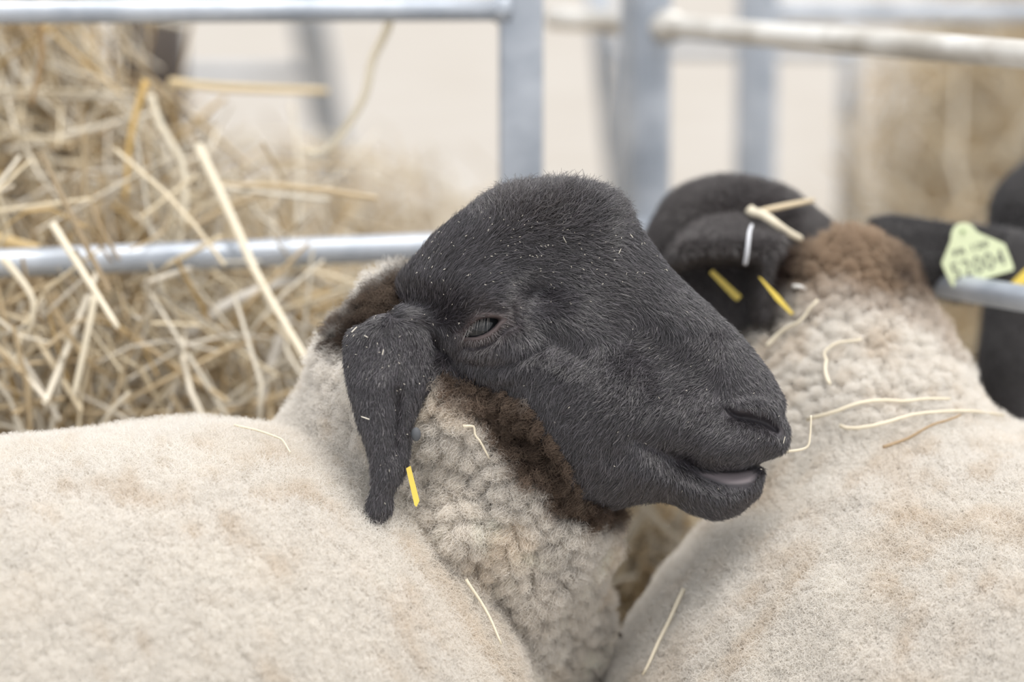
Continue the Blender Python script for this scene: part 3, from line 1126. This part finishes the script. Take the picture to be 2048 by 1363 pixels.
hD, RmD = place_head(math.radians(180 - 30), math.radians(6), 0, P(1425, 378, 1.92), 0.99)
hD = hD + 0.003 * np.stack([vnoise(hD, 0.03, 31), vnoise(hD, 0.03, 32), vnoise(hD, 0.03, 33)], 1)
headD = mesh_np('headD', hD, lq)
tD = P(1918, 1605, 1.78); tD2 = tD + np.array([0.54, -0.30, 0.0])
primsD = [(tD, tD2, 0.267, 0.262, 0.85, 0.02),
          (P(1790, 1160, 1.78), P(1700, 600, 1.855), 0.118, 0.050, 0.9, 0.04),
          (P(1720, 920, 1.80), P(1575, 592, 1.895), 0.075, 0.052, 0.9, 0.03)]
primsD += legs((tD[0] + 0.03, tD2[0]), (tD[1] - 0.20, tD[1] + 0.04), 0.40)
vD, qD = sdf_body(primsD, np.array([0.0, 1.05, -0.02]), np.array([1.20, 2.12, 0.95]), 0.005)
nD = vertex_normals(vD, qD)
uD, wD, _ = project(vD)
nkv = sst(900, 820, wD)
vD = lumps(vD, nD, 0.004 + 0.002 * nkv, 0.030, 7)
vD = lumps(vD, nD, 0.001 + 0.0015 * nkv, 0.013, 3)
vD = vD + nD * (0.003 * vnoise(vD, 0.02, 12))[:, None]
bodyD = mesh_np('bodyD', vD, qD)


def sheet_ear(poly, zfun, thick, h, d, taper=None):
    """ear blade: outline in pixels at distance d, middle surface offset zfun towards the camera"""
    K = FPX / d
    pl_ = np.array(poly, float)
    u0, v0 = pl_.min(0) - 14; u1, v1 = pl_.max(0) + 14
    A = np.arange((u0 - 1024) / K, (u1 - 1024) / K, h); B = np.arange((681.5 - v1) / K, (681.5 - v0) / K, h)
    x2, y2 = np.meshgrid(1024 + A * K, 681.5 - B * K, indexing='ij')
    z0 = zfun(x2, y2)
    C = np.arange(z0.min() - 0.03, z0.max() + 0.03, h)
    dE = sdist(x2, y2, poly, 5) / K
    th = thick if np.isscalar(thick) else thick(x2, y2)
    x = dE / 0.010
    xi = np.clip(x, 0, 1)
    G = np.where(x < 0, 2 * th * th * x, th * th * (2 * xi - xi * xi)); dG = 2 * th * th / 0.010 * (1 - xi)
    dc = C[None, None, :] - z0[..., None]
    F = (G[..., None] - dc ** 2) / np.sqrt((dG ** 2)[..., None] + 4 * dc ** 2 + 0.004 ** 2)
    vv, qq = surface_nets(F, (A[0], B[0], C[0]), h)
    O = CAM + d * F_
    return O + vv[:, :1] * R_ + vv[:, 1:2] * U_ - vv[:, 2:3] * F_, qq[:, ::-1]


EARD = [(1410, 442), (1475, 430), (1535, 442), (1562, 475), (1548, 520), (1532, 560), (1536, 600), (1537, 632), (1512, 645), (1480, 660), (1430, 640), (1370, 585), (1338, 545), (1328, 520), (1358, 482)]


def zD(x, y):
    # domed root leaning out to a soft rim, hollow below the rim
    rim_y = 497 + 16 * ((x - 1440) / 90) ** 2
    slope = -0.030 + 0.052 * sst(425, 505, y)
    drop = -0.034 * sst(-4, 34, y - rim_y) * sst(1532, 1500, x)
    side = -0.030 * sst(1520, 1580, x) * sst(470, 540, y)
    return slope + drop + side - 0.03 * sst(1545, 1620, x) - 0.02 * sst(1360, 1320, x)


ve, qe = sheet_ear(EARD, zD, 0.006, 0.0022, 1.83)
earD = mesh_np('earD', ve, qe)
meD = union([bodyD, headD, earD], 'sheep_b')
v, nrm, tri = mesh_arrays(meD)
print('D', len(v), len(tri))


def near_mask(p, ref, rad):
    """rough membership: within rad of a reference vertex cloud (voxel hash)"""
    key = lambda a: (np.floor(a[:, 0] / rad).astype(np.int64) * 73856093) ^ (np.floor(a[:, 1] / rad).astype(np.int64) * 19349663) ^ (np.floor(a[:, 2] / rad).astype(np.int64) * 83492791)
    ks = []
    for dx in (-1, 0, 1):
        for dy in (-1, 0, 1):
            for dz in (-1, 0, 1):
                ks.append(key(ref + rad * np.array([dx, dy, dz])))
    ks = np.unique(np.concatenate(ks))
    return np.isin(key(p), ks)


refD = np.concatenate([hD, ve])


def regionsD(p):
    blk = near_mask(p, refD, 0.003)
    u, w, d = project(p)
    nz = vnoise(p, 0.03, 4); nz2 = vnoise(p, 0.010, 6)
    c = WOOL_CREAM[None] * (1 + 0.02 * nz + 0.02 * nz2)[:, None]
    sp = np.stack([p[:, 0] * 1.0 - p[:, 2] * 0.55, p[:, 1], p[:, 2] * 0.35], 1)
    ks_ = (0.42 * sst(0.10, 0.75, vnoise(sp, 0.011, 41) * 0.85 + 0.2 * vnoise(sp, 0.03, 42)))[:, None]
    c = c * (1 - ks_) + np.array([0.79, 0.69, 0.57]) * ks_
    ky = (0.16 * sst(0.1, 0.8, nz))[:, None]
    c = c * (1 - ky) + np.array([0.66, 0.52, 0.36]) * ky
    # brown crown of the neck fading into cream
    line = w - (545 + 0.10 * (u - 1600) + 0.30 * np.abs(u - 1690)) + 26 * nz + 22 * nz2
    k1 = sst(90, -40, line) * (d > 1.66) * (w < 800)
    tanb = np.array([0.50, 0.385, 0.285]); drk = np.array([0.075, 0.05, 0.042])
    edge = np.maximum(sst(1640, 1560, u + 20 * nz), 0)
    edge = np.maximum(edge, sst(1740, 1850, u + 30 * nz2) * sst(650, 560, w))
    bc = tanb * (1 - edge[:, None]) + drk * edge[:, None]
    c = c * (1 - k1[:, None]) + bc * k1[:, None]
    k2 = sst(1590, 1540, u + 15 * nz) * sst(690, 640, w) * (d > 1.70)
    c = c * (1 - k2[:, None]) + drk * k2[:, None]
    return blk, np.clip(c, 0.01, 0.95), u, w, d


blk, wc, u, w, d = regionsD(v)
base = wc.copy()
base[blk] = np.array([0.020, 0.0165, 0.0165])
set_col(meD, base)
sheepD = obj('sheep', meD, M['skin'])
tag(sheepD, 'sheep with brown-topped cream neck, black head turned away, yellow ear tag', 'sheep')

NW = 380000


def w_woolD(c, n):
    b, _, u, w, d = regionsD(c)
    return np.where(~b & (c[:, 2] > 0.30), (0.05 + 0.95 * sst(-0.35, 0.1, facing(c, n))) * frame_w(c), 0.0)


p, n = sample(v, nrm, tri, NW, w_woolD)
_, wc, u, w, d = regionsD(p)
nkD = sst(880, 820, w)
pts = wool_strands(p, n, 0.011 - 0.001 * nkD, 0.010, 0.15 + 0.55 * nkD, 0.0019, 8, 33)
tt = np.linspace(0, 1, 8)[None, :]
rad = (0.00009 + 0.00007 * rng.random(NW))[:, None] * (1 - 0.5 * tt)
hair('fleece', pts, rad, np.clip(wc * (0.90 + 0.13 * rng.random(NW))[:, None], 0, 0.95), M['wool'], sheepD)['kind'] = 'stuff'


def short_fur(name, v, nrm, tri, mask, NF, L0, colr, parent, flow=np.array([0.2, 0.3, -1.0])):
    def wf(c, n):
        return np.where(mask(c), 0.2 + 0.8 * sst(-0.3, 0.1, facing(c, n)), 0.0) * frame_w(c)
    p, n = sample(v, nrm, tri, NF, wf)
    t = np.tile(flow, (NF, 1)) + 0.35 * rng.normal(size=(NF, 3))
    t = unit(t - (t * n).sum(1)[:, None] * n)
    tt = np.linspace(0, 1, 4)[None, :]
    L = L0 * (0.6 + 0.7 * rng.random(NF))
    pts = (p - n * 0.0006)[:, None, :] + t[:, None, :] * (L[:, None] * tt * 0.8)[:, :, None] + n[:, None, :] * (L[:, None] * (0.6 * tt - 0.2 * tt ** 2))[:, :, None]
    rad = (0.00014 + 0.00006 * rng.random(NF))[:, None] * (1 - 0.7 * tt)
    fc = np.array(colr) * (0.6 + 0.9 * rng.random(NF))[:, None]
    o = hair(name, pts, rad, fc, M['fur'], parent)
    o['kind'] = 'stuff'
    return o


short_fur('face_fur', v, nrm, tri, lambda c: regionsD(c)[0], 90000, 0.010, (0.052, 0.042, 0.042), sheepD)

# ---- the sheep behind the rail, at the edge --------------------------------------
hG, _ = place_head(math.radians(180 + 40), math.radians(30), 0, P(2085, 350, 2.05), 1.0)
headG = mesh_np('headG', hG, lq)
nkG = P(2110, 420, 2.10)
tG = at_z(P(2420, 420, 2.50), 0.46)
primsG = [(tG, tG + np.array([0.40, 0.40, 0]), 0.25, 0.26, 1, 0.02),
          (tG + np.array([-0.08, -0.1, 0.08]), nkG + np.array([0.04, 0.08, -0.06]), 0.15, 0.062, 1, 0.05)]
primsG += legs((tG[0] + 0.0, tG[0] + 0.34), (tG[1] - 0.02, tG[1] + 0.36), 0.38)
vG, qG = sdf_body(primsG, np.array([0.2, 1.85, -0.02]), np.array([1.55, 3.35, 1.0]), 0.010)
bodyG = mesh_np('bodyG', vG, qG)
EARG = [(1735, 440), (1775, 428), (1830, 434), (1900, 445), (1980, 452), (2060, 458), (2120, 470), (2120, 575), (2060, 596), (1980, 604), (1900, 602), (1855, 580), (1790, 520), (1745, 470)]
veG, qeG = sheet_ear(EARG, lambda x, y: -0.07 * sst(1990, 2120, x) + 0.012 * (1 - ((y - 515) / 80) ** 2), 0.006, 0.003, 1.92)
earG = mesh_np('earG', veG, qeG)
meG = union([bodyG, headG, earG], 'sheep_c')
v, nrm, tri = mesh_arrays(meG)
refG = np.concatenate([hG, veG])
blk = near_mask(v, refG, 0.005)
cG = np.tile(WOOL_CREAM * 0.75, (len(v), 1)); cG[blk] = (0.018, 0.0155, 0.0165)
set_col(meG, cG)
sheepG = obj('sheep', meG, M['skin'])
tag(sheepG, 'black-headed sheep behind the rail wearing pale ear tag numbered 52004', 'sheep')
short_fur('face_fur', v, nrm, tri, lambda c: near_mask(c, refG, 0.005), 40000, 0.007, (0.038, 0.033, 0.035), sheepG)


# ------------------------------------------------------------------ ear tags
def plate(name, poly, d, thick, mat, parent, offs=0.0, smooth=3):
    """flat plate traced in pixels at distance d, with real thickness"""
    pp = catmull(poly, smooth) if smooth else np.asarray(poly, float)
    n = len(pp)
    fr = [P(a, b, d - offs) for a, b in pp]
    bk = [p_ + F_ * thick for p_ in fr]
    me = bpy.data.meshes.new(name)
    fs = [tuple(range(n)), tuple(range(n, 2 * n))[::-1]] + [(i, i + n, (i + 1) % n + n, (i + 1) % n) for i in range(n)]
    me.from_pydata([tuple(x) for x in fr + bk], [], fs)
    me.update()
    me.validate()
    return obj(name, me, mat, parent)


TAG = [(1906, 458), (1914, 449), (1928, 445), (1942, 449), (1951, 459), (1960, 466), (2006, 486), (2012, 494), (2026, 530), (2026, 538), (2020, 542),
       (1915, 572), (1905, 570), (1899, 562), (1885, 530), (1885, 522), (1901, 482), (1902, 472)]
tg = plate('ear_tag', TAG, 1.889, 0.0016, M['tag_pale'], sheepG)
tg['label'] = 'pale yellow-green ear tag printed 52004'
st = obj('stud', sphere_mesh('stud', 0.0018, 12, 8), M['stud'], tg)
st.location = P(1926, 463, 1.8885)


def text_obj(name, body, size, mat, parent, org, xdir, ydir, depth=0.0003, sx=1.0, shear=0.0):
    cu = bpy.data.curves.new(name, 'FONT')
    cu.body = body; cu.size = size; cu.extrude = depth; cu.align_x = 'CENTER'; cu.align_y = 'CENTER'
    cu.space_character = 1.1; cu.resolution_u = 3; cu.offset = -0.00025 if size > 0.01 else 0
    to = bpy.data.objects.new(name, cu); col.objects.link(to)
    dg = bpy.context.evaluated_depsgraph_get()
    me = bpy.data.meshes.new_from_object(to.evaluated_get(dg))
    bpy.data.objects.remove(to)
    x = unit(np.array(xdir)); y = np.array(ydir); y = unit(y - (y @ x) * x); z = np.cross(x, y)
    o = obj(name, me, mat, parent)
    me.materials.clear(); me.materials.append(mat)
    mt = Matrix.Identity(4)
    for i in range(3):
        mt[i][0] = x[i] * sx; mt[i][1] = y[i]; mt[i][2] = z[i]; mt[i][3] = org[i]
    o.matrix_local = mt
    return o


xd = P(2010, 520, 1.89) - P(1910, 551, 1.89); yd = P(1940, 480, 1.89) - P(1955, 531, 1.89)
text_obj('lettering', '52004', 0.0195, M['ink'], tg, P(1957, 530, 1.8885), xd, yd, sx=0.84)
text_obj('lettering', 'FR 120', 0.0072, M['ink'], tg, P(1941, 497, 1.8885), xd, yd, sx=1.3)
plate('tag_back', [(2005, 585), (2048, 540), (2075, 520), (2085, 535), (2050, 568), (2022, 590)], 1.900, 0.0016, M['tag_yellow'], sheepG, smooth=2)['label'] = 'yellow rear half of the ear tag'
# tags of the folded ear
t1 = plate('ear_tag', [(1418, 545), (1426, 539), (1484, 592), (1474, 602), (1466, 596)], 1.832, 0.0016, M['tag_yellow'], sheepD, smooth=0)
t1['label'] = 'yellow ear tag inside the folded ear'
t2 = plate('ear_tag', [(1517, 553), (1522, 555), (1560, 592), (1588, 627), (1582, 629), (1552, 600)], 1.80, 0.0018, M['tag_yellow'], sheepD, smooth=0)
t2['label'] = 'narrow edge of yellow ear tag behind the ear'
# tag under the drooping ear of the main sheep
t3 = plate('ear_tag', [(812, 936), (821, 931), (839, 1001), (833, 1013), (829, 1010)], 1.612, 0.0016, M['tag_yellow'], sheepA, smooth=0)
t3['label'] = 'narrow yellow ear tag hanging under the drooping ear'
s3 = obj('stud', sphere_mesh('stud', 0.0042, 16, 10), M['stud_grey'], sheepA)
s3.location = P(832, 868, 1.607)
s3.scale = (0.8, 0.7, 1.15)
s3['label'] = 'grey stud of the ear tag'

# ------------------------------------------------------------------ chaff in the fur (too many to count)
v, nrm, tri = mesh_arrays(meA)
NCH = 300


def w_ch(c, n):
    fr, _, u, w, q, _, _ = regionsA(c)
    topd = np.exp(-((u - 1050) / 200) ** 2 - ((w - 470) / 90) ** 2) + 0.8 * np.exp(-((u - 770) / 60) ** 2 - ((w - 690) / 80) ** 2) + 0.08
    return np.where(fr & (facing(c, n) > 0.1) & (lens(u, w) < -8), topd, 0)


p, n = sample(v, nrm, tri, NCH, w_ch)
d = rng.normal(size=(NCH, 3)); d -= 0.7 * (d * n).sum(1)[:, None] * n
big = rng.random(NCH) < 0.035
L = np.where(big, rng.uniform(0.003, 0.006, NCH), rng.uniform(0.0006, 0.0017, NCH))
r = np.where(big, 0.0005, 0.00024)
cc = np.tile(np.array([0.80, 0.75, 0.65]), (NCH, 1)) * (0.6 + 0.5 * rng.random(NCH))[:, None]
ch = obj('chaff', stalk_mesh('chaff', p + n * 0.0035, d, L, r, np.zeros(NCH), np.clip(cc, 0, 1)), M['straw'], sheepA)
ch['kind'] = 'stuff'


# ------------------------------------------------------------------ single straws
from mathutils.bvhtree import BVHTree


def bvh_of(me):
    v, _, t = mesh_arrays(me)
    return BVHTree.FromPolygons([Vector(x) for x in v], t.tolist())


BVH = {'A': bvh_of(meA), 'D': bvh_of(meD)}


def straw(label, pts, rad, colr=(0.78, 0.68, 0.50), group=None, name='straw_stalk', on=None):
    """pts: (u, v, distance); with on= the straw lies on that sheep's wool"""
    if on:
        c2 = catmull(np.array([a[:2] for a in pts], float), 5, False) if len(pts) > 2 else np.array(lin(pts[0][:2], pts[1][:2], 4))
        w_ = []
        for a in c2:
            dr = Vector(P(a[0], a[1], 1.0) - CAM).normalized()
            hit, nor, _, _ = BVH[on].ray_cast(Vector(CAM), dr)
            if hit is not None:
                if nor.dot(dr) > 0:
                    nor = -nor
                w_.append(np.array(hit) + 0.010 * np.array(nor) - 0.004 * np.array(dr))
        w_ = np.array(w_)
        for _ in range(2):                       # lie smoothly over the locks
            w_[1:-1] = 0.5 * w_[1:-1] + 0.25 * (w_[:-2] + w_[2:])
    else:
        w_ = np.array([P(*a) for a in pts])
        w_ = catmull(w_, 5, False) if len(w_) > 2 else np.array(lin(w_[0], w_[1], 4))
    o0 = w_[len(w_) // 2]
    n = 8
    tang = unit(np.gradient(w_, axis=0))
    vs, fs = [], []
    for j, (p_, t_) in enumerate(zip(w_, tang)):
        a = unit(np.cross(t_, F_)); b = np.cross(a, t_)
        tp = rad * (1 - 0.35 * j / (len(w_) - 1))
        for i in range(n):
            th = 2 * math.pi * i / n
            vs.append(tuple(p_ - o0 + tp * (a * math.cos(th) + 0.6 * b * math.sin(th))))
    for j in range(len(w_) - 1):
        for i in range(n):
            fs.append((j * n + i, j * n + (i + 1) % n, (j + 1) * n + (i + 1) % n, (j + 1) * n + i))
    fs.append(tuple(range(n))[::-1]); fs.append(tuple((len(w_) - 1) * n + i for i in range(n)))
    me = bpy.data.meshes.new(name)
    me.from_pydata(vs, [], fs)
    me.polygons.foreach_set('use_smooth', np.ones(len(fs), dtype=bool))
    me.update()
    set_col(me, np.tile(np.array(colr), (len(vs), 1)))
    o = obj(name, me, M['straw'])
    o.location = o0
    tag(o, label, 'straw', group)
    return o


PALE = (0.84, 0.76, 0.60); GOLD = (0.72, 0.54, 0.28); GREY = (0.70, 0.66, 0.60)
straw('long straight straw leaning from the heap down to the woolly neck', [(395, 290, 1.96), (470, 450, 1.93), (520, 560, 1.90), (618, 728, 1.86)], 0.0040, PALE)
straw('bright short straw lying across the lower rail of the hurdle', [(105, 448, 1.86), (160, 535, 1.84), (236, 655, 1.82)], 0.0032, PALE)
straw('pale straw hanging steeply below the bright short one', [(190, 590, 1.86), (170, 690, 1.86), (148, 790, 1.86)], 0.0030, PALE)
straw('zigzag pale straw dangling over the top rail', [(775, -20, 2.00), (778, 45, 2.01), (745, 120, 2.02), (725, 200, 2.02), (655, 300, 2.03), (605, 302, 2.04)], 0.0042, PALE)
straw('thin brown straw draped over the top rail', [(78, -10, 1.92), (80, 50, 1.92), (84, 110, 1.93), (62, 210, 1.94)], 0.0024, (0.50, 0.34, 0.18))
straw('forked pale stalk standing beside the woolly neck', [(582, 610, 1.97), (545, 720, 1.96), (515, 825, 1.95)], 0.0052, GREY)
straw('golden stalk upright in the middle of the heap', [(292, 160, 2.0), (262, 270, 2.0), (250, 400, 2.0)], 0.0030, (0.70, 0.48, 0.18))
straw('thick bent stalk crossing the heap under the lower rail', [(375, 670, 1.94), (450, 610, 1.94), (530, 575, 1.95), (600, 555, 1.97)], 0.0050, GREY)
straw('hooked pale stalk hanging before the lower rail', [(5, 515, 1.86), (66, 600, 1.86), (50, 680, 1.87)], 0.0030, PALE)
straw('horizontal stalk poking out of the heap top', [(340, 165, 2.1), (450, 175, 2.15), (655, 182, 2.2)], 0.0042, (0.82, 0.66, 0.40))
straw('thick yellowish straw resting on the lower rail', [(-10, 480, 1.94), (50, 495, 1.93), (100, 505, 1.93)], 0.0066, GOLD)
straw('pale straw curving down through the heap', [(300, 190, 2.0), (320, 250, 2.0), (365, 330, 1.99), (368, 430, 1.98), (340, 560, 1.98)], 0.0036, PALE)
straw('straw sticking up from the brown wool behind the folded ear', [(1502, 430, 1.86), (1535, 462, 1.86), (1617, 500, 1.86)], 0.0040, PALE, on='D')
straw('faint straw lying across the black crown', [(1520, 438, 1.90), (1560, 428, 1.92), (1640, 415, 1.95)], 0.0030, (0.7, 0.58, 0.40), on='D')
straw('tiny grey straw stuck upright on the folded ear', [(1494, 505, 1.83), (1497, 488, 1.83), (1503, 474, 1.83)], 0.0018, (0.75, 0.76, 0.80), on='D')
straw('bent straw lying on the cream neck above the muzzle', [(1545, 705, 1.78), (1580, 672, 1.775), (1615, 650, 1.775), (1640, 610, 1.785)], 0.0016, PALE, on='D')
straw('kinked thin straw on the cream neck', [(1665, 778, 1.755), (1655, 740, 1.765), (1660, 710, 1.77), (1720, 690, 1.785)], 0.0013, PALE, on='D')
straw('fine straw curving over the withers beside the muzzle', [(1630, 840, 1.735), (1720, 822, 1.725), (1820, 812, 1.715), (1890, 822, 1.705)], 0.0014, PALE, on='D')
straw('dry twig lying on the cream back', [(1765, 918, 1.64), (1830, 888, 1.65), (1880, 860, 1.66), (1905, 845, 1.66)], 0.0012, (0.42, 0.30, 0.18), on='D')
straw('long pale straw on the back ridge', [(1680, 865, 1.70), (1800, 852, 1.69), (1930, 835, 1.69), (2060, 862, 1.66)], 0.0014, PALE, on='D')
straw('straw bristle standing in front of the nose', [(1570, 903, 1.665), (1612, 895, 1.665), (1620, 870, 1.665), (1622, 830, 1.665)], 0.0010, PALE)
straw('blurred pale straw slanting down the near flank', [(1385, 1195, 1.55), (1345, 1280, 1.535), (1310, 1358, 1.52)], 0.0016, PALE, on='D')
straw('thin straw slipping down the shoulder wool', [(915, 1170, 1.60), (950, 1230, 1.59), (980, 1295, 1.575)], 0.0011, PALE, on='A')
straw('short straw caught in the throat wool', [(925, 842, 1.612), (945, 868, 1.612), (967, 908, 1.612)], 0.0009, PALE, on='A')
straw('dark seed husk on the flank wool', [(1262, 1272, 1.60), (1266, 1284, 1.60)], 0.0022, (0.12, 0.09, 0.07), name='seed_husk', on='D')
straw('white straw chip on the brown neck wool', [(1597, 574, 1.80), (1618, 575, 1.80)], 0.0017, (0.85, 0.83, 0.8), on='D')
straw('fine curved straw lying on the cream back behind the drooping ear', [(465, 878, 1.70), (520, 890, 1.69), (560, 905, 1.685), (575, 930, 1.68)], 0.0009, PALE, on='A')
